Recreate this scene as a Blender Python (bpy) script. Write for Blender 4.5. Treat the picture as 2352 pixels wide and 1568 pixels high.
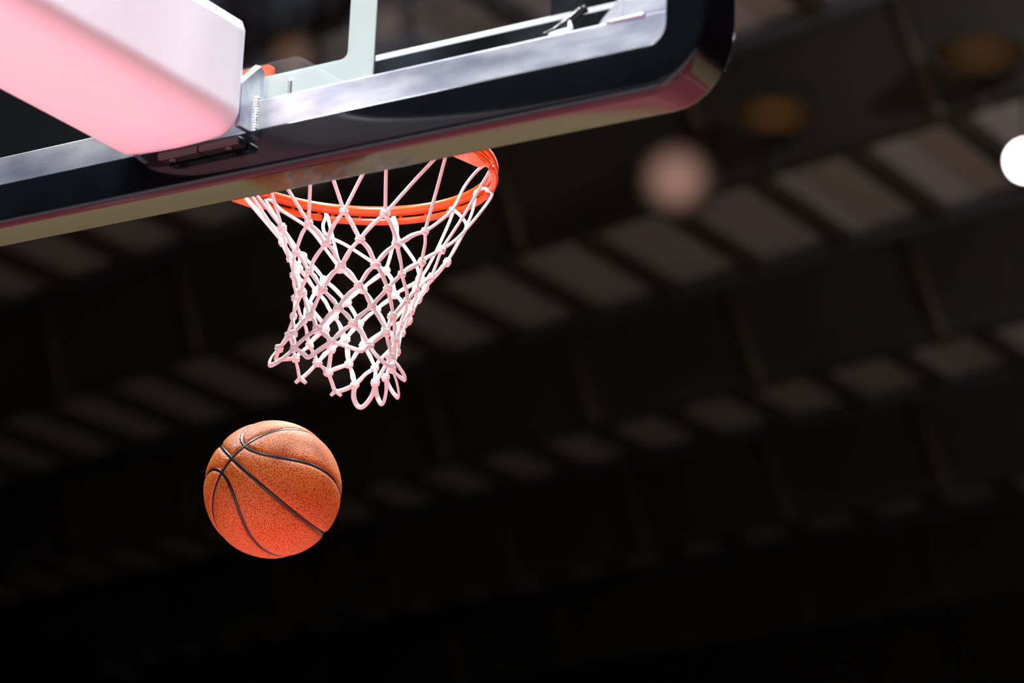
import bpy, bmesh, math, random
import numpy as np
from mathutils import Vector, Matrix

random.seed(7)
scene = bpy.context.scene
COL = scene.collection
for o in list(bpy.data.objects):
    bpy.data.objects.remove(o)

# ------------------------------------------------------------------ camera
CAM = Vector((2.867, -3.4486, 1.2))
FWD = Vector((-0.52455, 0.79420, 0.30674)).normalized()
RGT = Vector((0.84081, 0.53984, 0.04015)).normalized()
UPV = RGT.cross(FWD).normalized()
cd = bpy.data.cameras.new('camera')
cam = bpy.data.objects.new('camera', cd)
COL.objects.link(cam)
m = Matrix((RGT, UPV, -FWD)).transposed().to_4x4()
m.translation = CAM
cam.matrix_world = m
cd.sensor_width = 36.0
cd.lens = 6783.44 * 36.0 / 2352.0
cd.clip_start = 0.05
cd.clip_end = 400
cd.dof.use_dof = True
cd.dof.focus_distance = 5.08
cd.dof.aperture_fstop = 2.9
scene.camera = cam

# ------------------------------------------------------------------ world, exposure
w = bpy.data.worlds.new('world')
scene.world = w
w.use_nodes = True
w.node_tree.nodes['Background'].inputs[0].default_value = (0.5, 0.55, 0.7, 1)
w.node_tree.nodes['Background'].inputs[1].default_value = 0.004
vs = scene.view_settings
vs.view_transform = 'Standard'
vs.look = 'None'
vs.exposure = -0.08
vs.gamma = 1.0
vs.use_curve_mapping = False
try:
    scene.cycles.use_denoising = True
    scene.cycles.max_bounces = 8
    scene.cycles.diffuse_bounces = 4
    scene.cycles.sample_clamp_indirect = 8
except Exception:
    pass

# ------------------------------------------------------------------ arena floodlights above the court
def flood(x, y, z, power, tx, ty, size=1.6, spread=110, col=(0.93, 0.96, 1.0)):
    ld = bpy.data.lights.new('floodlight', 'AREA')
    ld.shape = 'RECTANGLE'
    ld.size = size
    ld.size_y = size * 0.7
    ld.energy = power
    ld.color = col
    ld.spread = math.radians(spread)
    lo = bpy.data.objects.new('floodlight', ld)
    COL.objects.link(lo)
    lo.location = (x, y, z)
    lo.rotation_euler = (Vector((tx, ty, 0)) - Vector((x, y, z))).to_track_quat('-Z', 'Y').to_euler()
    return lo
FLOODS = [  # x, y, z, power, aim x, aim y
    (3.2, 0.8, 12.6, 500, 0.3, 0.5), (-6.2, 0.5, 12.6, 560, -0.3, 0.6),
    (0.3, 4.0, 12.6, 500, 0.0, 2.0),
    (4.0, 8.5, 12.6, 380, 1.0, 5.0), (-4.5, 8.0, 12.6, 300, -1.0, 5.0),
    (1.0, -4.5, 12.6, 950, 0.8, -3.0), (-4.0, -6.5, 12.6, 450, -0.5, -2.2),
    (6.0, 14.0, 12.6, 1100, 5.0, 16.0), (0.8, -8.8, 12.2, 700, 0.2, -0.2),
]
for f in FLOODS:
    flood(*f)

# ------------------------------------------------------------------ helpers
def mat(name, color, rough=0.5, metal=0.0, spec=0.5, var=0.0, vscale=8.0, bump=0.0, bscale=60.0, coat=0.0, emit=None, estr=0.0, sss=0.0):
    mt = bpy.data.materials.new(name)
    mt.use_nodes = True
    nt = mt.node_tree
    b = nt.nodes['Principled BSDF']
    b.inputs['Base Color'].default_value = (*color, 1)
    b.inputs['Roughness'].default_value = rough
    b.inputs['Metallic'].default_value = metal
    b.inputs['Specular IOR Level'].default_value = spec
    b.inputs['Coat Weight'].default_value = coat
    b.inputs['Coat Roughness'].default_value = 0.12
    if sss:
        b.inputs['Subsurface Weight'].default_value = sss
        b.inputs['Subsurface Radius'].default_value = (0.004, 0.003, 0.003)
    if emit:
        b.inputs['Emission Color'].default_value = (*emit, 1)
        b.inputs['Emission Strength'].default_value = estr
    tc = nt.nodes.new('ShaderNodeTexCoord')
    if var:
        n = nt.nodes.new('ShaderNodeTexNoise')
        n.inputs['Scale'].default_value = vscale
        n.inputs['Detail'].default_value = 5
        nt.links.new(tc.outputs['Object'], n.inputs['Vector'])
        r = nt.nodes.new('ShaderNodeValToRGB')
        r.color_ramp.elements[0].position = 0.3
        r.color_ramp.elements[1].position = 0.7
        r.color_ramp.elements[0].color = (*[c * (1 - var) for c in color], 1)
        r.color_ramp.elements[1].color = (*[min(1, c * (1 + var)) for c in color], 1)
        nt.links.new(n.outputs['Fac'], r.inputs['Fac'])
        nt.links.new(r.outputs['Color'], b.inputs['Base Color'])
    if bump:
        n2 = nt.nodes.new('ShaderNodeTexNoise')
        n2.inputs['Scale'].default_value = bscale
        nt.links.new(tc.outputs['Object'], n2.inputs['Vector'])
        bp = nt.nodes.new('ShaderNodeBump')
        bp.inputs['Strength'].default_value = bump
        bp.inputs['Distance'].default_value = 0.002
        nt.links.new(n2.outputs['Fac'], bp.inputs['Height'])
        nt.links.new(bp.outputs['Normal'], b.inputs['Normal'])
    return mt

def link_mesh(name, me, material, parent=None, smooth=False):
    o = bpy.data.objects.new(name, me)
    COL.objects.link(o)
    if material is not None and len(me.materials) == 0:
        me.materials.append(material)
    if smooth:
        me.polygons.foreach_set('use_smooth', [True] * len(me.polygons))
    if parent is not None:
        o.parent = parent
    return o

def obj(name, bm, material, parent=None, smooth=False):
    bmesh.ops.recalc_face_normals(bm, faces=bm.faces)
    me = bpy.data.meshes.new(name)
    bm.to_mesh(me)
    bm.free()
    return link_mesh(name, me, material, parent, smooth)

def pydata(name, v, f, material, parent=None, smooth=False):
    me = bpy.data.meshes.new(name)
    me.from_pydata([tuple(q) for q in v], [], f)
    bm = bmesh.new()
    bm.from_mesh(me)
    bmesh.ops.recalc_face_normals(bm, faces=bm.faces)
    bm.to_mesh(me)
    bm.free()
    return link_mesh(name, me, material, parent, smooth)

def empty(name, loc=(0, 0, 0)):
    o = bpy.data.objects.new(name, None)
    o.empty_display_size = 0.1
    o.location = loc
    COL.objects.link(o)
    return o

def tag(o, label=None, cat=None, group=None, kind=None):
    if label: o['label'] = label
    if cat: o['category'] = cat
    if group: o['group'] = group
    if kind: o['kind'] = kind
    return o

def box(bm, x0, x1, y0, y1, z0, z1, bev=0.0, seg=2):
    r = bmesh.ops.create_cube(bm, size=1.0)
    vs_ = r['verts']
    for v in vs_:
        v.co = Vector(((x0 + x1) / 2 + v.co.x * (x1 - x0), (y0 + y1) / 2 + v.co.y * (y1 - y0), (z0 + z1) / 2 + v.co.z * (z1 - z0)))
    if bev:
        es = list({e for v in vs_ for e in v.link_edges})
        bmesh.ops.bevel(bm, geom=es, offset=bev, segments=seg, affect='EDGES', profile=0.5)

def boxo(name, dims, material, parent=None, bev=0.0, seg=2, smooth=False):
    bm = bmesh.new()
    box(bm, *dims, bev=bev, seg=seg)
    return obj(name, bm, material, parent, smooth)

def prism(bm, pts2, axis, a, b):
    """extrude polygon pts2 along axis ('x','y','z') from a to b"""
    def mk(p, t):
        if axis == 'x': return (t, p[0], p[1])
        if axis == 'y': return (p[0], t, p[1])
        return (p[0], p[1], t)
    lo = [bm.verts.new(mk(p, a)) for p in pts2]
    hi = [bm.verts.new(mk(p, b)) for p in pts2]
    n = len(pts2)
    bm.faces.new(lo)
    bm.faces.new(hi[::-1])
    for i in range(n):
        bm.faces.new((lo[i], lo[(i + 1) % n], hi[(i + 1) % n], hi[i]))

def arc(cx, cz, r, a0, a1, n):
    return [(cx + r * math.cos(math.radians(a0 + (a1 - a0) * i / n)), cz + r * math.sin(math.radians(a0 + (a1 - a0) * i / n))) for i in range(n + 1)]

def tube_data(path, ra, rb=None, nseg=8, ref=None, cap=True):
    """tube along path; ra/rb callables or numbers (width, thickness); ref = callable index->reference normal"""
    P = [Vector(p) for p in path]
    n = len(P)
    v, f = [], []
    prev = None
    for i in range(n):
        T = (P[min(i + 1, n - 1)] - P[max(i - 1, 0)]).normalized()
        R = Vector(ref(i)) if ref else (prev if prev is not None else (Vector((0, 0, 1)) if abs(T.z) < 0.9 else Vector((1, 0, 0))))
        N = (R - T * R.dot(T))
        if N.length < 1e-6: N = T.orthogonal()
        N.normalize()
        prev = N
        B = T.cross(N)
        a = ra(i / (n - 1)) if callable(ra) else ra
        b = (rb(i / (n - 1)) if callable(rb) else rb) if rb is not None else a
        for k in range(nseg):
            t = 2 * math.pi * k / nseg
            v.append(P[i] + B * (a * math.cos(t)) + N * (b * math.sin(t)))
    for i in range(n - 1):
        for k in range(nseg):
            k2 = (k + 1) % nseg
            f.append((i * nseg + k, i * nseg + k2, (i + 1) * nseg + k2, (i + 1) * nseg + k))
    if cap:
        f.append(tuple(range(nseg))[::-1])
        f.append(tuple((n - 1) * nseg + k for k in range(nseg)))
    return v, f

def tube(name, path, ra, material, parent=None, rb=None, nseg=8, ref=None):
    v, f = tube_data(path, ra, rb, nseg, ref)
    return pydata(name, v, f, material, parent, True)

def lathe_data(prof, seg=24):
    """prof = [(r, z)...] revolved about z"""
    v, f = [], []
    n = len(prof)
    for r, z in prof:
        for k in range(seg):
            t = 2 * math.pi * k / seg
            v.append((r * math.cos(t), r * math.sin(t), z))
    for i in range(n - 1):
        for k in range(seg):
            k2 = (k + 1) % seg
            f.append((i * seg + k, i * seg + k2, (i + 1) * seg + k2, (i + 1) * seg + k))
    f.append(tuple(range(seg))[::-1])
    f.append(tuple((n - 1) * seg + k for k in range(seg)))
    return v, f
# ------------------------------------------------------------------ materials
M = {}
M['white'] = mat('white_vinyl', (0.80, 0.83, 0.89), 0.38, var=0.01, vscale=3)
M['orange'] = mat('orange_paint', (0.84, 0.085, 0.008), 0.26, coat=0.2, var=0.05, vscale=40)
M['net'] = mat('net_nylon', (0.90, 0.88, 0.86), 0.55, bump=0.6, bscale=1100)
M['knot'] = mat('knot_nylon', (0.88, 0.85, 0.82), 0.6, bump=0.5, bscale=700)
M['pad'] = mat('black_padding', (0.0025, 0.003, 0.0045), 0.11, spec=0.34, var=0.2, vscale=10)
M['blackmetal'] = mat('black_gloss_steel', (0.012, 0.010, 0.011), 0.18, spec=0.7)
M['black'] = mat('black_print', (0.0015, 0.0018, 0.0022), 0.5, spec=0.06)
def translucent(name, col, k):
    mt = mat(name, col, 0.5, var=0.03, vscale=6)
    nt = mt.node_tree
    b = nt.nodes['Principled BSDF']
    out = [n for n in nt.nodes if n.type == 'OUTPUT_MATERIAL'][0]
    tl = nt.nodes.new('ShaderNodeBsdfTranslucent')
    tl.inputs[0].default_value = (*col, 1)
    mx = nt.nodes.new('ShaderNodeMixShader')
    mx.inputs[0].default_value = k
    nt.links.new(b.outputs[0], mx.inputs[1])
    nt.links.new(tl.outputs[0], mx.inputs[2])
    nt.links.new(mx.outputs[0], out.inputs[0])
    return mt
M['paint'] = translucent('target_paint', (0.64, 0.69, 0.67), 0.55)
M['rule'] = translucent('white_rule', (0.88, 0.88, 0.92), 0.6)
M['line'] = mat('white_print', (0.80, 0.80, 0.84), 0.5, var=0.02)
M['bolt'] = mat('zinc', (0.6, 0.62, 0.64), 0.3, metal=1.0, var=0.1, vscale=200)
M['weld'] = mat('weld_bead', (0.80, 0.81, 0.82), 0.28, metal=1.0, bump=0.5, bscale=300)
M['edge'] = mat('machined_edge', (0.9, 0.9, 0.9), 0.35, metal=0.6)
M['steel'] = mat('dark_girder', (0.055, 0.052, 0.047), 0.75, var=0.25, vscale=0.5)
M['joist'] = mat('joist_brown', (0.055, 0.042, 0.038), 0.75, var=0.2, vscale=0.8)
M['panel'] = mat('roof_panel', (0.64, 0.63, 0.67), 0.8, var=0.10, vscale=0.6)
M['brace'] = mat('brace_brown', (0.10, 0.075, 0.062), 0.7)
M['pipe'] = mat('grey_blue_pipe', (0.075, 0.085, 0.11), 0.5, var=0.1, vscale=1)
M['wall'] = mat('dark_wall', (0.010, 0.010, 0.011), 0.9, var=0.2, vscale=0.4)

def aluminium():
    mt = mat('brushed_aluminium', (0.78, 0.79, 0.82), 0.42, metal=0.92)
    nt = mt.node_tree
    b = nt.nodes['Principled BSDF']
    tc = nt.nodes.new('ShaderNodeTexCoord')
    mp = nt.nodes.new('ShaderNodeMapping')
    mp.inputs['Scale'].default_value = (7, 30, 22)
    n = nt.nodes.new('ShaderNodeTexNoise')
    n.inputs['Scale'].default_value = 1.0
    n.inputs['Detail'].default_value = 6
    nt.links.new(tc.outputs['Object'], mp.inputs['Vector'])
    nt.links.new(mp.outputs['Vector'], n.inputs['Vector'])
    r = nt.nodes.new('ShaderNodeValToRGB')
    r.color_ramp.elements[0].position = 0.32
    r.color_ramp.elements[1].position = 0.68
    r.color_ramp.elements[0].color = (0.46, 0.50, 0.64, 1)
    r.color_ramp.elements[1].color = (0.92, 0.93, 0.97, 1)
    nt.links.new(n.outputs['Fac'], r.inputs['Fac'])
    nt.links.new(r.outputs['Color'], b.inputs['Base Color'])
    r2 = nt.nodes.new('ShaderNodeMapRange')
    r2.inputs['To Min'].default_value = 0.26
    r2.inputs['To Max'].default_value = 0.42
    nt.links.new(n.outputs['Fac'], r2.inputs['Value'])
    nt.links.new(r2.outputs['Result'], b.inputs['Roughness'])
    return mt
M['alu'] = aluminium()

def pane_glass():
    mt = bpy.data.materials.new('backboard_glass')
    mt.use_nodes = True
    nt = mt.node_tree
    nt.nodes.clear()
    out = nt.nodes.new('ShaderNodeOutputMaterial')
    tr = nt.nodes.new('ShaderNodeBsdfTransparent')
    tr.inputs[0].default_value = (0.93, 0.95, 0.95, 1)
    gl = nt.nodes.new('ShaderNodeBsdfGlossy')
    gl.inputs['Roughness'].default_value = 0.03
    df = nt.nodes.new('ShaderNodeBsdfDiffuse')
    df.inputs[0].default_value = (0.6, 0.68, 0.85, 1)
    fr = nt.nodes.new('ShaderNodeFresnel')
    fr.inputs[0].default_value = 1.5
    mx = nt.nodes.new('ShaderNodeMixShader')
    ge = nt.nodes.new('ShaderNodeNewGeometry')
    sb = nt.nodes.new('ShaderNodeMath'); sb.operation = 'SUBTRACT'; sb.inputs[0].default_value = 1.0
    ml = nt.nodes.new('ShaderNodeMath'); ml.operation = 'MULTIPLY'
    nt.links.new(ge.outputs['Backfacing'], sb.inputs[1])
    nt.links.new(sb.outputs[0], ml.inputs[0])
    nt.links.new(fr.outputs[0], ml.inputs[1])
    nt.links.new(ml.outputs[0], mx.inputs[0])
    nt.links.new(tr.outputs[0], mx.inputs[1])
    nt.links.new(gl.outputs[0], mx.inputs[2])
    # dust film on the glass
    tc = nt.nodes.new('ShaderNodeTexCoord')
    n = nt.nodes.new('ShaderNodeTexNoise')
    n.inputs['Scale'].default_value = 7
    n.inputs['Detail'].default_value = 6
    nt.links.new(tc.outputs['Object'], n.inputs['Vector'])
    mr = nt.nodes.new('ShaderNodeMapRange')
    mr.inputs['From Min'].default_value = 0.42
    mr.inputs['From Max'].default_value = 0.8
    mr.inputs['To Min'].default_value = 0.0
    mr.inputs['To Max'].default_value = 0.016
    nt.links.new(n.outputs['Fac'], mr.inputs['Value'])
    mx2 = nt.nodes.new('ShaderNodeMixShader')
    nt.links.new(mr.outputs['Result'], mx2.inputs[0])
    nt.links.new(mx.outputs[0], mx2.inputs[1])
    nt.links.new(df.outputs[0], mx2.inputs[2])
    nt.links.new(mx2.outputs[0], out.inputs[0])
    return mt
M['glass'] = pane_glass()

def court_wood():
    mt = mat('court_wood', (0.52, 0.36, 0.17), 0.35)
    nt = mt.node_tree
    b = nt.nodes['Principled BSDF']
    tc = nt.nodes.new('ShaderNodeTexCoord')
    br = nt.nodes.new('ShaderNodeTexBrick')
    br.inputs['Scale'].default_value = 1.0
    br.inputs['Brick Width'].default_value = 1.2
    br.inputs['Row Height'].default_value = 0.08
    br.inputs['Mortar Size'].default_value = 0.002
    br.inputs['Color1'].default_value = (0.44, 0.33, 0.17, 1)
    br.inputs['Color2'].default_value = (0.51, 0.39, 0.21, 1)
    br.inputs['Mortar'].default_value = (0.30, 0.20, 0.10, 1)
    nt.links.new(tc.outputs['Object'], br.inputs['Vector'])
    nt.links.new(br.outputs['Color'], b.inputs['Base Color'])
    return mt
M['wood'] = court_wood()
M['red'] = mat('red_court_paint', (0.47, 0.085, 0.11), 0.35, var=0.04, vscale=2)
M['apron'] = mat('bounce_apron', (0.46, 0.44, 0.46), 0.4, var=0.03, vscale=2)  # unseen apron floor, coloured pale to bounce light up onto the net
M['lineW'] = mat('court_line_white', (0.8, 0.8, 0.8), 0.4)
M['darkfloor'] = mat('arena_floor', (0.05, 0.05, 0.055), 0.6, var=0.1, vscale=1)

# ------------------------------------------------------------------ setting: floor, walls, ceiling
fl = boxo('floor', (-45, 45, -32, 75, -0.30, -0.02), M['darkfloor'])
tag(fl, 'dark arena floor around the basketball court', kind='structure')
boxo('court', (-9.0, 9.0, -2.3, 30.0, -0.02, 0.0), M['wood'], fl)
for n_, d in (('key_paint', (-2.44, 2.44, -1.22, 4.57, 0.0, 0.004)), 
              ('apron_paint', (-9.0, -7.67, -1.27, 30, 0.0, 0.004)), ('apron_paint', (7.67, 9.0, -1.27, 30, 0.0, 0.004))):
    boxo(n_, d, M['red'], fl)
boxo('apron_paint', (-9.0, 9.0, -2.3, -1.27, 0.0, 0.004), M['red'], fl)
boxo('apron', (-9.0, 9.0, -12.0, -2.3, -0.018, 0.004), M['apron'], fl)
bm = bmesh.new()
prism(bm, [(5.3, -1.22)] + arc(0, 0.38, 5.3, 0, 180, 40) + [(-5.3, -1.22)], 'z', 0.0, 0.002)
obj('painted_zone', bm, M['red'], fl)
for d in ((-7.62, 7.62, -1.27, -1.22, 0, 0.005), (-7.67, -7.62, -1.27, 30, 0, 0.005), (7.62, 7.67, -1.27, 30, 0, 0.005),
          (-2.49, -2.44, -1.22, 4.62, 0, 0.005), (2.44, 2.49, -1.22, 4.62, 0, 0.005), (-2.44, 2.44, 4.57, 4.62, 0, 0.005)):
    boxo('court_line', d, M['lineW'], fl)
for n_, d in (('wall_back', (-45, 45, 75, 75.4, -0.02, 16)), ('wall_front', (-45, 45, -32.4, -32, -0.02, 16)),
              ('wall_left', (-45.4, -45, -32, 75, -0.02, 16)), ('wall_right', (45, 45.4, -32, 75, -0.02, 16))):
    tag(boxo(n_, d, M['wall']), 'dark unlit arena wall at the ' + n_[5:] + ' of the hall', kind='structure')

SL = -0.25                      # the girders cross the hall at a slight skew to the court
def yk(k, x): return 24.5 + 6.05 * (k - 1) + SL * (x + 15)
ZT, ZB = 15.0, 13.25
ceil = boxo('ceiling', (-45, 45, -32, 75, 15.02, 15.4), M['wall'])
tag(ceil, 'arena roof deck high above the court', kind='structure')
JX = 1.55
def para(name, x0, x1, ya, yb, z0, z1, material, parent):
    """skewed slab, y given as offset from the line y = SL*x"""
    v = [(x, SL * x + y, z) for z in (z0, z1) for x, y in ((x0, ya), (x1, ya), (x1, yb), (x0, yb))]
    f = [(0, 1, 2, 3), (7, 6, 5, 4), (0, 4, 5, 1), (1, 5, 6, 2), (2, 6, 7, 3), (3, 7, 4, 0)]
    return pydata(name, v, f, material, parent)
pm = para('ceiling_panel', -JX / 2 + 0.02, JX / 2 - 0.02, 0.0, 5.86, 14.95, 15.02, M['panel'], None)
jm = para('joist', -0.11, 0.11, 0.0, 5.86, 14.74, 14.97, M['joist'], None)
gm = para('girder', -42, 12, 0.0, 0.16, ZB, 15.02, M['steel'], None)
gl_m, gj_m, gg_m = pm.data, jm.data, gm.data
for q in (pm, jm, gm): bpy.data.objects.remove(q)
# bottom flange, pipe and diagonal brace shared by all girders
fm = para('bottom_flange', -42, 12, -0.05, 0.21, ZB - 0.04, ZB, M['steel'], None)
v, f = tube_data([(x, SL * x - 0.14, 14.80) for x in (-42, -20, 12)], 0.10, nseg=8)
pp = pydata('pipe', v, f, M['pipe'], None, True)
v, f = tube_data([(0, -0.09, 15.0), (0.72, -0.09 + SL * 0.72, ZB - 0.05)], 0.05, nseg=6)
bb = pydata('brace', v, f, M['brace'], None, True)
fm_m, pp_m, bb_m = fm.data, pp.data, bb.data
for q in (fm, pp, bb): bpy.data.objects.remove(q)
for k in range(-1, 9):
    y0 = yk(k, 0)
    g = link_mesh('girder', gg_m, None)
    g.location = (0, y0, 0)
    tag(g, 'deep dark roof girder spanning the arena hall', group='roof girders', kind='structure')
    link_mesh('bottom_flange', fm_m, None, g)
    link_mesh('pipe', pp_m, None, g)
    for i in range(0, 8 if k < 5 else 0):
        xb = -10.05 - 3.1 * i
        b_ = link_mesh('brace', bb_m, None, g)
        b_.location = (xb, SL * xb, 0)
    if k > 6: continue
    for j in range(-3, 20):
        xj = -12.45 - JX * j
        o = link_mesh('joist', gj_m, None, ceil)
        o.location = (xj, yk(k, xj) + 0.17, 0)
        o = link_mesh('ceiling_panel', gl_m, None, ceil)
        o.location = (xj - JX / 2, yk(k, xj - JX / 2) + 0.17, 0)

# ------------------------------------------------------------------ lamps hung under the girders
def spot_lamp(loc, label, strength, col, size, squash=1.0):
    t = empty('hanging_lamp', loc)
    tag(t, label, 'lamp')
    sh = mat('lamp_housing', (0.02, 0.02, 0.022), 0.5)
    R = size
    v, f = lathe_data([(R * 0.35, R * 1.5), (R * 0.8, R * 1.35), (R, R * 0.9), (R, 0.0), (R * 1.06, -0.02), (R * 1.06, -0.06), (R * 0.98, -0.06), (R * 0.96, 0.0)], 20)
    d = (CAM - Vector(loc)); d.z = -d.length * 0.42
    q = d.to_track_quat('-Z', 'Y').to_matrix().to_4x4() @ Matrix.Diagonal((1.0, squash, 1.0, 1.0))
    h = pydata('housing', [q @ Vector(p) for p in v], f, sh, t, True)
    lm = mat('lamp_lens', (0.02, 0.016, 0.012), 1.0, spec=0.0, emit=col, estr=strength)
    nt = lm.node_tree
    tc = nt.nodes.new('ShaderNodeTexCoord')
    ln = nt.nodes.new('ShaderNodeVectorMath'); ln.operation = 'LENGTH'
    mr = nt.nodes.new('ShaderNodeMapRange'); mr.interpolation_type = 'SMOOTHSTEP'
    mr.inputs['From Min'].default_value = 0.0
    mr.inputs['From Max'].default_value = R * 1.0
    mr.inputs['To Min'].default_value = strength
    mr.inputs['To Max'].default_value = strength * (0.06 if strength < 1 else 1.0)
    nt.links.new(tc.outputs['Object'], ln.inputs[0])
    nt.links.new(ln.outputs['Value'], mr.inputs['Value'])
    nt.links.new(mr.outputs['Result'], nt.nodes['Principled BSDF'].inputs['Emission Strength'])
    v, f = lathe_data([(0.01, -0.05 - R * 0.28), (R * 0.5, -0.05 - R * 0.22), (R * 0.85, -0.05 - R * 0.08), (R * 0.95, -0.04)], 20)
    pydata('lens', [q @ Vector(p) for p in v], f, lm, t, True)
    top = Vector((0, 0, 0)) + q.to_3x3() @ Vector((0, 0, R * 1.45))
    k = 1 if loc[1] > 20 else 0
    zz = ZB - loc[2] - 0.05
    tube('stem', [top, (top.x, top.y, zz), (top.x, yk(k, loc[0] + top.x) + 0.1 - loc[1], zz)], 0.03, sh, t)
    return t
spot_lamp((-8.17, 22.55, 12.30), 'bright white floodlight glowing at the right edge of the picture', 14.0, (1.0, 0.98, 0.95), 0.20)
spot_lamp((-12.72, 23.35, 13.18), 'peach glowing lamp under the girder right of the backboard corner', 0.46, (1.0, 0.55, 0.42), 0.46)
spot_lamp((-11.30, 23.0, 13.56), 'dim orange lamp just right of the backboard pad corner', 0.055, (1.0, 0.40, 0.10), 0.50, 0.40)
spot_lamp((-8.55, 22.3, 13.46), 'dim orange lamp high in the top right of the roof', 0.045, (1.0, 0.40, 0.09), 0.50, 0.40)
spot_lamp((-13.9, 17.8, 12.75), 'blurred warm lamp seen through the glass inside the target square', 0.22, (1.0, 0.50, 0.30), 0.30)
spot_lamp((-12.6, 17.55, 12.75), 'blurred warm lamp seen through the glass at the top edge', 0.16, (1.0, 0.52, 0.32), 0.28)
# added unseen fill lights that brighten the roof bays on the right-hand side
for k, x, p in ((1, -4.5, 420), (0, -5.0, 480), (2, -6.0, 300), (3, -7.0, 160)):
    ld = bpy.data.lights.new('roof_fill_light', 'POINT')
    ld.energy = p
    ld.shadow_soft_size = 0.15
    ld.color = (1.0, 0.92, 0.88)
    lo = bpy.data.objects.new('roof_fill_light', ld)
    COL.objects.link(lo)
    lo.location = (x, yk(k, x) + 2.2, 13.1)
NET_D = [
  [(762, 2518, 29063), (1306, 2944, 29075), (1611, 3683, 28951), (1449, 4426, 28890), (1083, 5140, 28946), (330, 5422, 28838), (-383, 5366, 29085), (-1020, 4870, 29068), (-1307, 4145, 29109), (-1170, 3382, 29106), (-700, 2747, 29084), (70, 2478, 28954)] ,
  [(898, 2831, 28648), (1288, 3339, 28665), (1362, 3992, 28544), (1124, 4633, 28509), (669, 5114, 28522), (-25, 5198, 28533), (-599, 4993, 28660), (-1032, 4453, 28728), (-1107, 3799, 28750), (-831, 3186, 28687), (-349, 2725, 28581), (346, 2642, 28606)] ,
  [(542, 2830, 28241), (1015, 3154, 28285), (1209, 3645, 28240), (1120, 4208, 28165), (812, 4723, 28174), (325, 5019, 28170), (-249, 4989, 28229), (-694, 4687, 28339), (-953, 4147, 28412), (-887, 3567, 28388), (-604, 3033, 28304), (-78, 2766, 28217)] ,
  [(772, 3040, 27925), (1091, 3434, 27929), (1136, 3939, 27869), (888, 4415, 27872), (545, 4834, 27867), (2, 4934, 27817), (-462, 4792, 27945), (-744, 4426, 28003), (-879, 3854, 28064), (-739, 3297, 27991), (-324, 2932, 27918), (195, 2813, 27857)] ,
  [(433, 2963, 27545), (894, 3276, 27595), (1039, 3673, 27517), (892, 4093, 27494), (637, 4533, 27544), (315, 4854, 27519), (-300, 4737, 27500), (-579, 4560, 27614), (-725, 4163, 27700), (-778, 3592, 27694), (-602, 3094, 27589), (-99, 2908, 27467)] ,
  [(680, 3070, 27265), (1054, 3505, 27181), (966, 3886, 27175), (716, 4315, 27126), (383, 4688, 27281), (-85, 4799, 27086), (-532, 4641, 27172), (-710, 4352, 27382), (-795, 3842, 27316), (-780, 3237, 27316), (-416, 2887, 27184), (125, 2831, 27174)] ,
  [(389, 2898, 26943), (886, 3289, 26919), (1016, 3719, 26828), (780, 4102, 26755), (406, 4456, 26751), (13, 4702, 26786), (-409, 4687, 26799), (-776, 4394, 26985), (-772, 4063, 27063), (-799, 3484, 26978), (-719, 2910, 26979), (-250, 2721, 26874)] ,
  [(877, 3054, 26761), (1129, 3490, 26602), (1116, 4038, 26523), (701, 4444, 26368), (166, 4729, 26392), (-346, 4815, 26418), (-769, 4627, 26719), (-830, 4334, 27046), (-871, 3745, 26713), (-870, 3029, 26834), (-589, 2554, 26567), (136, 2628, 26626)] ,
]
HOOK_MID = {
    (7, 7): [(-1551, 5184, 30093), (-1277, 5034, 29545)] ,
    (7, 6): [(-1688, 5176, 30071), (-1490, 5061, 29827), (-1057, 5123, 29571)] ,
    (6, 6): [(-655, 5889, 30120), (-514, 5753, 29837), (-447, 5560, 29418)] ,
    (6, 5): [(-578, 5900, 30128), (-421, 5728, 29838), (-165, 5630, 29560), (122, 5556, 29205)] ,
    (8, 7): [(-2141, 4328, 30295), (-1986, 4369, 30142), (-1563, 4612, 29823), (-1262, 4763, 29414)] ,
    (5, 5): [(532, 6031, 30236), (439, 5809, 29603), (371, 5605, 29141)] ,
    (5, 4): [(755, 5986, 30118), (995, 5802, 29821), (1043, 5474, 29397)] ,
    (3, 3): [(2219, 4659, 30307), (2047, 4645, 30013), (1765, 4549, 29456)] ,
    (4, 3): [(1744, 5454, 30181), (1667, 5127, 29681), (1533, 4758, 29182)] ,
    (4, 4): [(1392, 5441, 30285), (1400, 5430, 30093), (1358, 5381, 29800), (1213, 5255, 29299)] ,
    (3, 2): [(1971, 4258, 29877), (1879, 4086, 29440), (1712, 3860, 29126)] ,
}
def settle(root):
    """children of a located empty were built in world coordinates"""
    inv = Matrix.Translation(-Vector(root.location))
    for ch in root.children:
        ch.matrix_parent_inverse = inv

# ------------------------------------------------------------------ backboard
bb = empty('basketball_hoop', (0, 0, 2.855))
tag(bb, 'glass backboard with aluminium frame, black edge padding and orange rim, seen from behind', 'basketball hoop')
HW, Z0, Z1 = 0.915, 2.90, 3.967
pane = boxo('glass_pane', (-HW, HW, -0.012, 0.0, Z0, Z1), M['glass'], bb)
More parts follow.
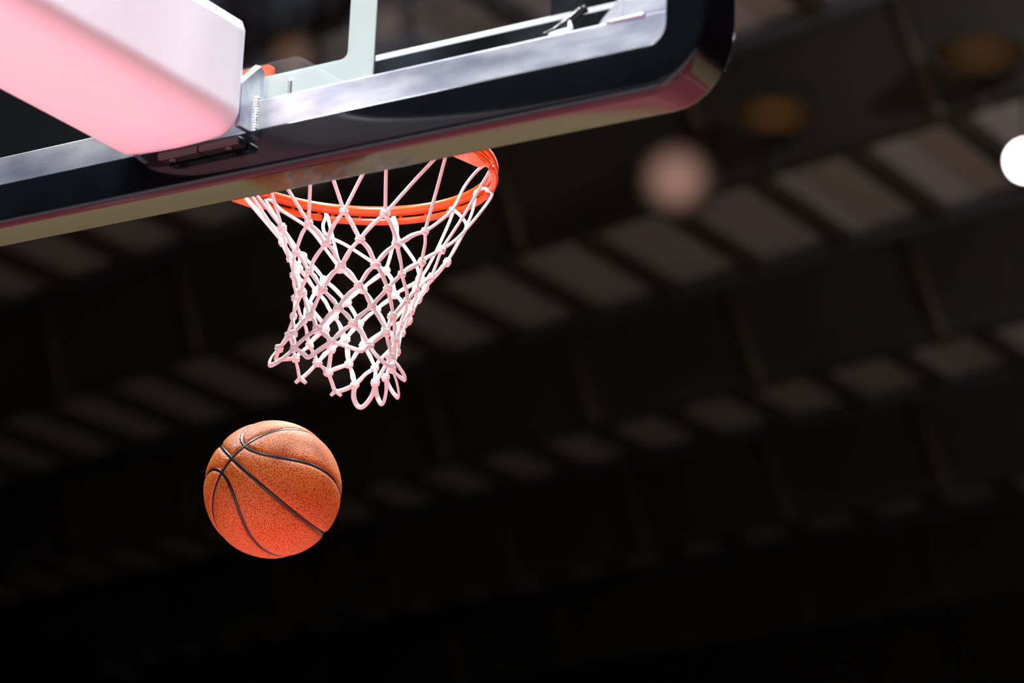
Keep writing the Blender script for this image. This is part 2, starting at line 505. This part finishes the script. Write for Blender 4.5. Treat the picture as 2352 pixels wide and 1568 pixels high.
# painted target square: four strips, inner corners rounded
def frame_ring(x0, x1, z0, z1, t, r, y0, y1):
    outer = [(x0, z0), (x1, z0), (x1, z1), (x0, z1)]
    inn = arc(x0 + t + r, z0 + t + r, r, 180, 270, 5) + arc(x1 - t - r, z0 + t + r, r, 270, 360, 5) + arc(x1 - t - r, z1 - t - r, r, 0, 90, 5) + arc(x0 + t + r, z1 - t - r, r, 90, 180, 5)
    bm = bmesh.new()
    def ring(y):
        return [bm.verts.new((p[0], y, p[1])) for p in outer], [bm.verts.new((p[0], y, p[1])) for p in inn]
    (oa, ia), (ob, ib) = ring(y0), ring(y1)
    for o_, i_ in ((oa, ia), (ob, ib)):
        for c in range(4):
            seg = i_[c * 6:c * 6 + 6]
            for a, b in zip(seg, seg[1:]): bm.faces.new((o_[c], a, b))
            nx = i_[((c + 1) * 6) % 24]
            bm.faces.new((o_[c], seg[-1], nx, o_[(c + 1) % 4]))
    for A, B in ((oa, ob), (ia, ib)):
        for i in range(len(A)):
            j = (i + 1) % len(A)
            bm.faces.new((A[i], A[j], B[j], B[i]))
    return bm
o = obj('target_square', frame_ring(-0.305, 0.305, 3.0, 3.457, 0.0508, 0.012, 0.0004, 0.0028), M['paint'], pane)
o['label'] = 'pale grey-green back of the painted target square'
# sponsor decals on the glass, black with a white upper rule
for s in (1, -1):
    xs = sorted((s * 0.3095, s * 0.80))
    boxo('decal', (xs[0], xs[1], 0.0004, 0.0026, 2.902, 3.0345), M['black'], pane)
    bm = bmesh.new()
    xs = sorted((s * 0.3098, s * 0.80))
    box(bm, xs[0], xs[1], 0.0004, 0.0032, 3.0345, 3.0440)
    if s > 0: obj('decal_rule', bm, M['rule'], pane)
    else: bm.free()
    xs = sorted((s * 0.634, s * 0.80))
    boxo('decal', (xs[0], xs[1], 0.0004, 0.0026, 3.0442, 3.16), M['black'], pane)
boxo('cover_panel', (-0.792, -0.125, -0.034, -0.0125, 2.9862, 3.30), M['black'], bb, bev=0.002)
# outer boundary line on the glass
for d in ((-HW, HW, 0.0004, 0.0020, Z1 - 0.051, Z1), (-HW, -HW + 0.051, 0.0004, 0.0020, 3.17, Z1 - 0.051), (HW - 0.051, HW, 0.0004, 0.0020, 3.17, Z1 - 0.051)):
    boxo('boundary_line', d, M['paint'], pane)
# aluminium frame tubes
YB, YF = -0.050, -0.0125
boxo('bottom_rail', (-HW + 0.005, HW - 0.005, YB, YF, 2.903, 2.9855), M['alu'], bb, bev=0.0015)
for s in (1, -1):
    xs = sorted((s * 0.793, s * 0.908))
    boxo('side_rail', (xs[0], xs[1], YB - 0.001, YF, 2.9856, 3.90), M['alu'], bb, bev=0.0015)
boxo('top_rail', (-HW + 0.005, HW - 0.005, YB, YF, 3.9005, 3.962), M['alu'], bb, bev=0.0015)
for s in (1, -1):
    bm = bmesh.new()
    pts = [(s * 0.7935, 2.9865), (s * 0.752, 2.9865), (s * 0.757, 2.9935), (s * 0.7935, 3.030)]
    prism(bm, pts, 'y', YB + 0.001, YB + 0.010)
    obj('corner_gusset', bm, M['alu'], bb)
    v, f = tube_data([(s * (0.765 + 0.065 * i / 10), YB - 0.001, 2.986 + (0.0006 if i % 2 else -0.0006)) for i in range(11)], lambda t: 0.0014 + 0.0014 * t, nseg=7)
    pydata('weld_bead', v, f, M['alu'], bb, True)
# the padding: one C-shaped profile swept along the bottom edge and up both sides
prof = [(-0.0265, -0.0502)] + [(-0.0255 - 0.0065 * math.sin(math.radians(q)), -0.0560 + 0.0055 * math.cos(math.radians(q))) for q in range(30, 181, 15)]
prof += [(-0.020, -0.0622), (-0.008, -0.0634), (0.006, -0.0640), (0.020, -0.0638), (0.0275, -0.0632)]
prof += [(0.0295 + 0.0150 * math.sin(math.radians(q)), -0.0630 + 0.015 * (1 - math.cos(math.radians(q)))) for q in range(6, 90, 7)]
prof += [(0.0447, -0.044), (0.0449, -0.010), (0.0450, 0.014)]
prof += [(0.045 - 0.008 + 0.008 * math.cos(math.radians(a)), 0.018 + 0.008 * math.sin(math.radians(a))) for a in range(0, 91, 18)]
prof += [(0.0, 0.026), (-0.022, 0.026), (-0.026, 0.024), (-0.027, 0.020), (-0.026, 0.0035), (-0.010, 0.0032), (0.002, 0.003), (0.002, -0.049)]
rc = 0.070
path = [((HW, 3.27), (1, 0)), ((HW, 3.12), (1, 0)), ((HW, 3.0), (1, 0))]
for a in range(0, 91, 10):
    ca, sa = math.cos(math.radians(a)), math.sin(math.radians(a))
    path.append(((HW - rc + rc * ca, Z0 + rc - rc * sa), (ca, -sa)))
for x in (0.7, 0.45, 0.2, 0.0): path.append(((x, Z0), (0, -1)))
path += [((-p[0][0], p[0][1]), (-p[1][0], p[1][1])) for p in path[-2::-1]]
v, f = [], []
npf = len(prof)
for (px, pz), (nx, nz) in path:
    sd = 1 - 0.42 * abs(nx) ** 2
    si = 1 + 0.4 * abs(nx) ** 2
    for d, y in prof:
        d2 = d * (sd if d > 0 else si)
        v.append((px + nx * d2, y, pz + nz * d2))
for i in range(len(path) - 1):
    for k in range(npf):
        k2 = (k + 1) % npf
        f.append((i * npf + k, i * npf + k2, (i + 1) * npf + k2, (i + 1) * npf + k))
f.append(tuple(range(npf)))
f.append(tuple((len(path) - 1) * npf + k for k in range(npf))[::-1])
o = pydata('edge_padding', v, f, M['pad'], bb, True)
o['label'] = 'glossy black padding wrapped round the lower edge'
bpy.context.view_layer.update()
# side plates that carry the board on the arm, with chamfered top corner and weld
for s in (1, -1):
    xa, xb = sorted((s * 0.108, s * 0.1185))
    bm = bmesh.new()
    prism(bm, [(-0.036, 2.930), (-0.036, 3.040), (-0.046, 3.044), (-0.0885, 3.003), (-0.0885, 2.929), (-0.056, 2.929)], 'x', xa, xb)
    pl = obj('side_plate', bm, M['alu'], bb)
    bm = bmesh.new()
    xe = s * 0.1186
    q = [(xe, -0.0462, 3.0438), (xe, -0.0850, 3.0058), (xe - s * 0.0100, -0.0870, 3.0090), (xe - s * 0.0100, -0.0480, 3.0475)]
    lo = [bm.verts.new(p) for p in q]
    hi = [bm.verts.new((p[0], p[1], p[2] + 0.002)) for p in q]
    bm.faces.new(lo); bm.faces.new(hi[::-1])
    for i in range(4): bm.faces.new((lo[i], lo[(i + 1) % 4], hi[(i + 1) % 4], hi[i]))
    obj('chamfer', bm, M['edge'], pl)
    for i in range(13):
        bm = bmesh.new()
        bmesh.ops.create_uvsphere(bm, u_segments=10, v_segments=6, radius=0.0072)
        for vv in bm.verts: vv.co = Vector((vv.co.x * 0.6, vv.co.y * 0.85, vv.co.z * 0.55)) + Vector((s * 0.1205, -0.0515, 2.932 + i * 0.0046))
        obj('weld_ripple', bm, M['weld'], pl, True)
# stud standing on the bottom rail
v, f = tube_data([(0.172, -0.036, 2.984 + 0.0042 * i) for i in range(9)], lambda t: 0.0036, nseg=10)
pydata('stud', v, f, M['bolt'], bb, True)
# black cable tie with a white tab at the right end of the rail
tube('cable_tie', [(0.640, -0.040, 2.988), (0.655, -0.042, 2.990), (0.672, -0.042, 2.994), (0.690, -0.036, 3.010), (0.702, -0.028, 3.026), (0.712, -0.022, 3.032)], 0.0068, M['blackmetal'], bb)
tube('cable_tie', [(0.664, -0.045, 2.9885), (0.682, -0.046, 2.989), (0.70, -0.046, 2.990)], 0.004, M['line'], bb)
v, f = tube_data([(0.699, -0.045, 2.986), (0.6985, -0.044, 2.996), (0.696, -0.043, 3.006)], lambda t: 0.0058 * (1 - 0.75 * t), nseg=8)
o = pydata('tie_tab', v, f, M['line'], bb, True)
# ------------------------------------------------------------------ support arm with white cover
arm = empty('support_arm', (0, -3.4, 0))
tag(arm, 'white padded box arm reaching in from the left to hold the backboard', 'hoop support')
AW = 0.118
sec = []
zb, zt = 2.911, 3.112
r1 = 0.042
sec += [(AW, zt - 0.025), (AW, zt - 0.02), (AW - 0.006, zt - 0.006), (AW - 0.02, zt), (AW - 0.025, zt), (-AW + 0.025, zt), (-AW + 0.02, zt), (-AW + 0.006, zt - 0.006), (-AW, zt - 0.02), (-AW, zt - 0.025), (-AW, zb + 0.026)]
sec += arc(-AW + 0.016, zb + 0.022, 0.016, 180, 262, 7)
sec += [(-0.098, zb + 0.0052), (-0.078, zb + 0.0036), (-0.04, zb + 0.001), (0.0, zb), (0.04, zb + 0.001), (0.078, zb + 0.0036)]
sec += arc(AW - r1, zb + 0.004 + r1, r1, 274, 360, 11)
sec += [(AW, zb + 0.0505)]
def arm_cover():
    ys = [-0.090, -0.094, -0.11, -0.4, -0.9, -1.6, -2.5]
    sc = [0.985, 1.0, 1, 1, 1, 1, 1]
    v, f = [], []
    n = len(sec)
    for y, s in zip(ys, sc):
        for x, z in sec: v.append((x * s, y, (z - 3.01) * s + 3.01 + (-0.090 - y) * 0.012))
    for i in range(len(ys) - 1):
        for k in range(n):
            k2 = (k + 1) % n
            f.append((i * n + k, i * n + k2, (i + 1) * n + k2, (i + 1) * n + k))
    f.append(tuple(range(n)))
    f.append(tuple((len(ys) - 1) * n + k for k in range(n))[::-1])
    return pydata('arm_cover', v, f, M['white'], arm, True)
cover = arm_cover()
# black mounting brackets under the end of the arm
for x0, x1 in ((-0.045, 0.0355), (0.038, 0.118)):
    b_ = boxo('mounting_bracket', (x0, x1, -0.0895, -0.0668, 2.899, 2.9125), M['blackmetal'], arm, bev=0.002)
    xc = x0 + 0.024 if x0 < 0 else x1 - 0.026
    v, f = lathe_data([(0.003, -0.003), (0.006, -0.003), (0.0075, -0.001), (0.0075, 0.002)], 14)
    pydata('bolt_head', [(p[0] + xc, p[1] - 0.078, p[2] + 2.899) for p in v], f, M['blackmetal'], b_, True)
# the rest of the stand, out of the picture: mast, base
bm = bmesh.new()
prism(bm, [(-2.3, 3.0), (-2.65, 3.1), (-4.6, 0.55), (-4.2, 0.45)], 'x', -0.10, 0.10)
obj('mast', bm, M['white'], arm)
boxo('base', (-0.55, 0.55, -5.3, -3.6, 0.004, 0.62), M['blackmetal'], arm, bev=0.04)
settle(arm)

# ------------------------------------------------------------------ rim
RC, RZ, RR = Vector((0, 0.38, 0)), 3.05, 0.2375
TC = Vector((0.5994, -0.8005, 0))
TR = Vector((0.8005, 0.5994, 0))
def on_ring(deg, r, z):
    a = math.radians(deg)
    p = RC + TC * (r * math.cos(a)) + TR * (r * math.sin(a))
    return Vector((p.x, p.y, z))
def torus(name, r, z, ra, a0, a1, n, material, parent, nseg=12):
    pts = [on_ring(a0 + (a1 - a0) * i / n, r, z) for i in range(n + 1)]
    return tube(name, pts, ra, material, parent, nseg=nseg, ref=lambda i: (0, 0, 1))
pts = [on_ring(360 * i / 96, RR, RZ) for i in range(96)]
v, f = [], []
for i, p in enumerate(pts):
    o_ = (p - Vector((0, 0.38, RZ))).normalized()
    for k in range(14):
        t = 2 * math.pi * k / 14
        v.append(p + o_ * (0.0092 * math.cos(t)) + Vector((0, 0, 0.0092 * math.sin(t))))
for i in range(96):
    j = (i + 1) % 96
    for k in range(14):
        k2 = (k + 1) % 14
        f.append((i * 14 + k, i * 14 + k2, j * 14 + k2, j * 14 + k))
rim = pydata('rim', v, f, M['orange'], bb, True)
rim['label'] = 'bright orange steel rim'
HOOK = [(k - 0.6) * 30 for k in range(12)]
for h in HOOK:
    torus('net_guard', RR + 0.003, RZ - 0.0185, 0.0062, h + 1.5, h + 28.5, 10, M['orange'], rim, 10)
    for a in (h + 3.0, h + 15, h + 27.0):
        p = on_ring(a, RR + 0.0015, RZ)
        tube('guard_tab', [p + Vector((0, 0, -0.006)), p + Vector((0, 0, -0.017))], 0.0034, M['orange'], rim, nseg=6)
# back plate, bracket box and the two side braces
bm = bmesh.new()
pr = arc(0.100 - 0.008, 3.073 - 0.008, 0.008, 0, 90, 4) + arc(-0.100 + 0.008, 3.073 - 0.008, 0.008, 90, 180, 4) + [(-0.1, 2.925), (0.1, 2.925)]
prism(bm, pr, 'y', 0.003, 0.013)
obj('mounting_plate', bm, M['orange'], bb)
boxo('bracket_box', (-0.078, 0.078, 0.0131, 0.150, 2.975, 3.045), M['orange'], bb, bev=0.004)
for s in (1, -1):
    bm = bmesh.new()
    prism(bm, [(s * 0.079, 0.020), (s * 0.165, 0.255), (s * 0.214, 0.350), (s * 0.226, 0.424), (s * 0.243, 0.420), (s * 0.256, 0.366), (s * 0.246, 0.290), (s * 0.190, 0.160), (s * 0.120, 0.020)], 'z', 3.018, 3.025)
    obj('side_brace', bm, M['orange'], bb)
settle(bb)

# ------------------------------------------------------------------ net
NET = [[tuple(c / 10000.0 for c in q) for q in row] for row in NET_D]
net = empty('basketball_net', (0, 0.38, 2.64))
tag(net, 'white knotted cord net hanging from the orange rim, swung out at the bottom', 'net')
AX = Vector((0.0, 0.38, 0))
rnd = random.Random(3)
def catmull(pts, per=8):
    P = [Vector(p) for p in pts]
    P = [P[0] * 2 - P[1]] + P + [P[-1] * 2 - P[-2]]
    out = []
    for i in range(1, len(P) - 2):
        for j in range(per):
            t = j / per
            a, b, c, d = P[i - 1], P[i], P[i + 1], P[i + 2]
            out.append(0.5 * ((2 * b) + (c - a) * t + (2 * a - 5 * b + 4 * c - d) * t * t + (3 * b - a - 3 * c + d) * t ** 3))
    out.append(P[-2])
    return out
def radial(p):
    d = Vector((p[0], p[1], 0)) - AX
    return d.normalized() if d.length > 1e-4 else Vector((1, 0, 0))
def cord(pts, wa, wb, twist=0.0, per=8, taper=True):
    path = catmull(pts, per)
    n = len(path)
    def ref(i):
        T = (path[min(i + 1, n - 1)] - path[max(i - 1, 0)]).normalized()
        return Matrix.Rotation(twist * (i / (n - 1) - 0.5), 3, T) @ radial(path[i])
    ph, am = rnd.uniform(0, 6.28), rnd.uniform(0.03, 0.12)
    pr = (lambda t: 0.70 + 0.28 * math.sin(math.pi * min(1, max(0, t))) ** 0.7 + am * math.sin(7 * t + ph)) if taper else (lambda t: 1.0)
    return tube('cord', path, lambda t: wa * pr(t), M['net'], net, rb=lambda t: wb * (1.06 if taper else 1.0), nseg=10, ref=ref)
hook_pts = [on_ring(h, RR - 0.006, RZ - 0.014) for h in HOOK]
# hook to first row: knot k hangs from hooks k and k+1
for k in range(12):
    K = Vector(NET[0][k])
    for h, sgn in ((k, 1), ((k + 1) % 12, -1)):
        H = hook_pts[h]
        out = (H - Vector((0, 0.38, H.z))).normalized()
        tang = Vector((-out.y, out.x, 0)) * sgn
        far = 4 <= h <= 8
        a = H + out * 0.006 + tang * 0.001 + Vector((0, 0, 0.003))
        if (h, k) in HOOK_MID:
            mids = [Vector(tuple(c / 10000.0 for c in q)) for q in HOOK_MID[(h, k)]]
            cord([a, a.lerp(mids[0], 0.35) - out * 0.006] + mids + [K], 0.0031, 0.0027, rnd.uniform(-0.5, 0.5), 6, False)
        else:
            b = H - out * 0.006 + tang * 0.002 + Vector((0, 0, -0.010))
            cord([a, b, b.lerp(K, 0.5) + tang * rnd.uniform(-0.002, 0.002), K], 0.0031, 0.0027, rnd.uniform(-0.5, 0.5), 7, False)
for r in range(6):
    for k in range(12):
        K = Vector(NET[r][k])
        half = (r % 2 == 0)         # rows 1,3,5,7 integer columns; rows 2,4,6 half columns
        for kk in ((k, (k - 1) % 12) if half else (k, (k + 1) % 12)):
            L = Vector(NET[r + 1][kk])
            d = L - K
            nrm = radial(K.lerp(L, 0.5))
            side = Vector((d.x, d.y, 0)) - nrm * Vector((d.x, d.y, 0)).dot(nrm)
            mid1 = K.lerp(L, 0.35) + side * rnd.uniform(0.04, 0.13) + nrm * rnd.uniform(-0.001, 0.002)
            mid2 = K.lerp(L, 0.70) + side * rnd.uniform(0.02, 0.10) + nrm * rnd.uniform(-0.001, 0.002)
            wide = rnd.uniform(0.0037, 0.0045)
            cord([K, mid1, mid2, L], wide, 0.0025, rnd.uniform(-1.8, 1.8), 5)
for k in range(12):
    A, S, B = Vector(NET[6][k]), Vector(NET[7][k]), Vector(NET[6][(k + 1) % 12])
    if k in (6, 8):
        cord([A, A.lerp(S, 0.55) + Vector((0, 0, -0.003)), S, S.lerp(B, 0.5) + Vector((0, 0, -0.002)), B], 0.0039, 0.0028, 1.2, 6, False)
    elif k in (0, 7, 11, 9):
        cord([A, A.lerp(S, 0.6), S, S.lerp(B, 0.4), B], 0.0041, 0.0024, 1.5, 6, False)
    else:
        mid = (A + B) * 0.5
        hA, hB = A - mid, B - mid
        cord([A, A.lerp(S, 0.5) + hA * 0.42, S + hA * 0.34 + (A - S) * 0.12, S, S + hB * 0.34 + (B - S) * 0.12, B.lerp(S, 0.5) + hB * 0.42, B], 0.0044, 0.0021, 0.6, 5, False)
# knots: a wound barrel with a soft lump under it; one mesh, copied
prof = []
for i in range(13):
    t = i / 12
    z = 0.0068 - 0.0138 * t
    r = 0.0074 * math.sqrt(max(0.08, 1 - (2 * t - 1) ** 4)) + 0.0007 * math.sin(t * math.pi * 5)
    prof.append((r, z))
v, f = lathe_data(prof, 12)
v = [(p[0] * 1.12, p[1] * 0.92, p[2]) for p in v]
kn = pydata('knot', v, f, M['knot'], None, True)
km = kn.data
bpy.data.objects.remove(kn)
for r in range(7):
    for k in range(12):
        K = Vector(NET[r][k])
        o = link_mesh('knot', km, None, net)
        rd = radial(K)
        up = (Vector((0, 0, 1)) + rd * 0.25 + Vector((rnd.uniform(-.3, .3), rnd.uniform(-.3, .3), 0))).normalized()
        y = (rd - up * rd.dot(up)).normalized()
        x = y.cross(up)
        s = rnd.uniform(0.92, 1.12)
        o.matrix_basis = Matrix.Translation(K) @ Matrix((x, y, up)).transposed().to_4x4() @ Matrix.Scale(s, 4)
for k in (6, 8):                    # frayed cord ends at the two pointed loops
    S = Vector(NET[7][k])
    for dx in (-0.004, 0.005):
        tube('cord_end', [S, S + Vector((dx, dx * 0.5, -0.005)), S + Vector((dx * 1.8, dx, -0.009))], lambda t: 0.0042 - 0.0012 * t, M['net'], net)
settle(net)

# ------------------------------------------------------------------ ball
BC, BR = Vector((-0.21117, 0.47728, 2.51416)), 0.12
view = (BC - CAM).normalized()
bx = (RGT - view * RGT.dot(view)).normalized()
by = bx.cross(view).normalized()
C2W = Matrix((bx, by, -view)).transposed()
LX = C2W @ Vector((-0.59538, 0.45355, 0.66319))
LY = C2W @ Vector((0.64669, 0.76035, 0.06057))
LZ = C2W @ Vector((-0.47678, 0.46494, -0.74600))
def theta_c(az): return 57.1 + 15.95 * np.cos(2 * az) + 2.05 * np.cos(4 * az)
def dtheta_c(az): return np.radians(-31.9 * np.sin(2 * az) - 8.2 * np.sin(4 * az))
bm = bmesh.new()
bmesh.ops.create_icosphere(bm, subdivisions=8, radius=1.0)
me = bpy.data.meshes.new('basketball')
bm.to_mesh(me)
bm.free()
co = np.empty(len(me.vertices) * 3)
me.vertices.foreach_get('co', co)
co = co.reshape(-1, 3)
co /= np.linalg.norm(co, axis=1)[:, None]
lx, ly, lz = (co @ np.array(a) for a in (LX, LY, LZ))
th = np.degrees(np.arccos(np.clip(np.abs(ly), -1, 1)))
az = np.arctan2(lz, lx)
dC = np.radians(np.abs(th - theta_c(az))) / np.sqrt(1 + (dtheta_c(az) / np.sin(np.radians(np.clip(theta_c(az), 20, 160)))) ** 2)
dist = np.minimum(np.minimum(np.arcsin(np.abs(lz)), np.arcsin(np.abs(ly))), dC) * BR
rad = BR - 0.0034 * np.exp(-(dist / 0.0042) ** 2) - 0.0014 * np.exp(-(dist / 0.0105) ** 2)
me.vertices.foreach_set('co', (co * rad[:, None]).ravel())
me.update()

def leather():
    mt = mat('ball_leather', (0.72, 0.16, 0.025), 0.42, spec=0.3)
    nt = mt.node_tree
    b = nt.nodes['Principled BSDF']
    tc = nt.nodes.new('ShaderNodeTexCoord')
    vo = nt.nodes.new('ShaderNodeTexVoronoi')
    vo.inputs['Scale'].default_value = 430
    nt.links.new(tc.outputs['Object'], vo.inputs['Vector'])
    r = nt.nodes.new('ShaderNodeValToRGB')
    r.color_ramp.elements[0].position = 0.25
    r.color_ramp.elements[1].position = 0.75
    r.color_ramp.elements[0].color = (0.63, 0.205, 0.030, 1)
    r.color_ramp.elements[1].color = (0.34, 0.045, 0.005, 1)
    nt.links.new(vo.outputs['Distance'], r.inputs['Fac'])
    nt.links.new(r.outputs['Color'], b.inputs['Base Color'])
    bp = nt.nodes.new('ShaderNodeBump')
    bp.invert = True
    bp.inputs['Strength'].default_value = 0.6
    bp.inputs['Distance'].default_value = 0.0012
    nt.links.new(vo.outputs['Distance'], bp.inputs['Height'])
    nt.links.new(bp.outputs['Normal'], b.inputs['Normal'])
    return mt
ball = link_mesh('basketball', me, leather(), None, True)
ball.location = BC
tag(ball, 'orange pebbled leather basketball with black seams dropping below the net', 'ball')
seam_m = mat('seam_rubber', (0.012, 0.011, 0.011), 0.35, spec=0.5)
def seam(fn, n=240):
    v, f = [], []
    P = [fn(2 * math.pi * i / n) for i in range(n)]
    for i in range(n):
        T = (P[(i + 1) % n] - P[i - 1]).normalized()
        B = P[i].cross(T).normalized()
        for wv, h in ((-0.0034, -0.0040), (-0.0028, -0.0026), (-0.0012, -0.0022), (0.0012, -0.0022), (0.0028, -0.0026), (0.0034, -0.0040)):
            v.append((P[i] * BR + B * wv).normalized() * (BR + h))
    for i in range(n):
        j = (i + 1) % n
        for k in range(5): f.append((i * 6 + k, i * 6 + k + 1, j * 6 + k + 1, j * 6 + k))
    return pydata('seam', v, f, seam_m, ball, True)
seam(lambda t: LX * math.cos(t) + LY * math.sin(t))
seam(lambda t: LX * math.cos(t) + LZ * math.sin(t))
for sg in (1, -1):
    def fn(t, sg=sg):
        th_ = math.radians(float(theta_c(t)))
        return LY * (sg * math.cos(th_)) + (LX * math.cos(t) + LZ * math.sin(t)) * math.sin(th_)
    seam(fn)
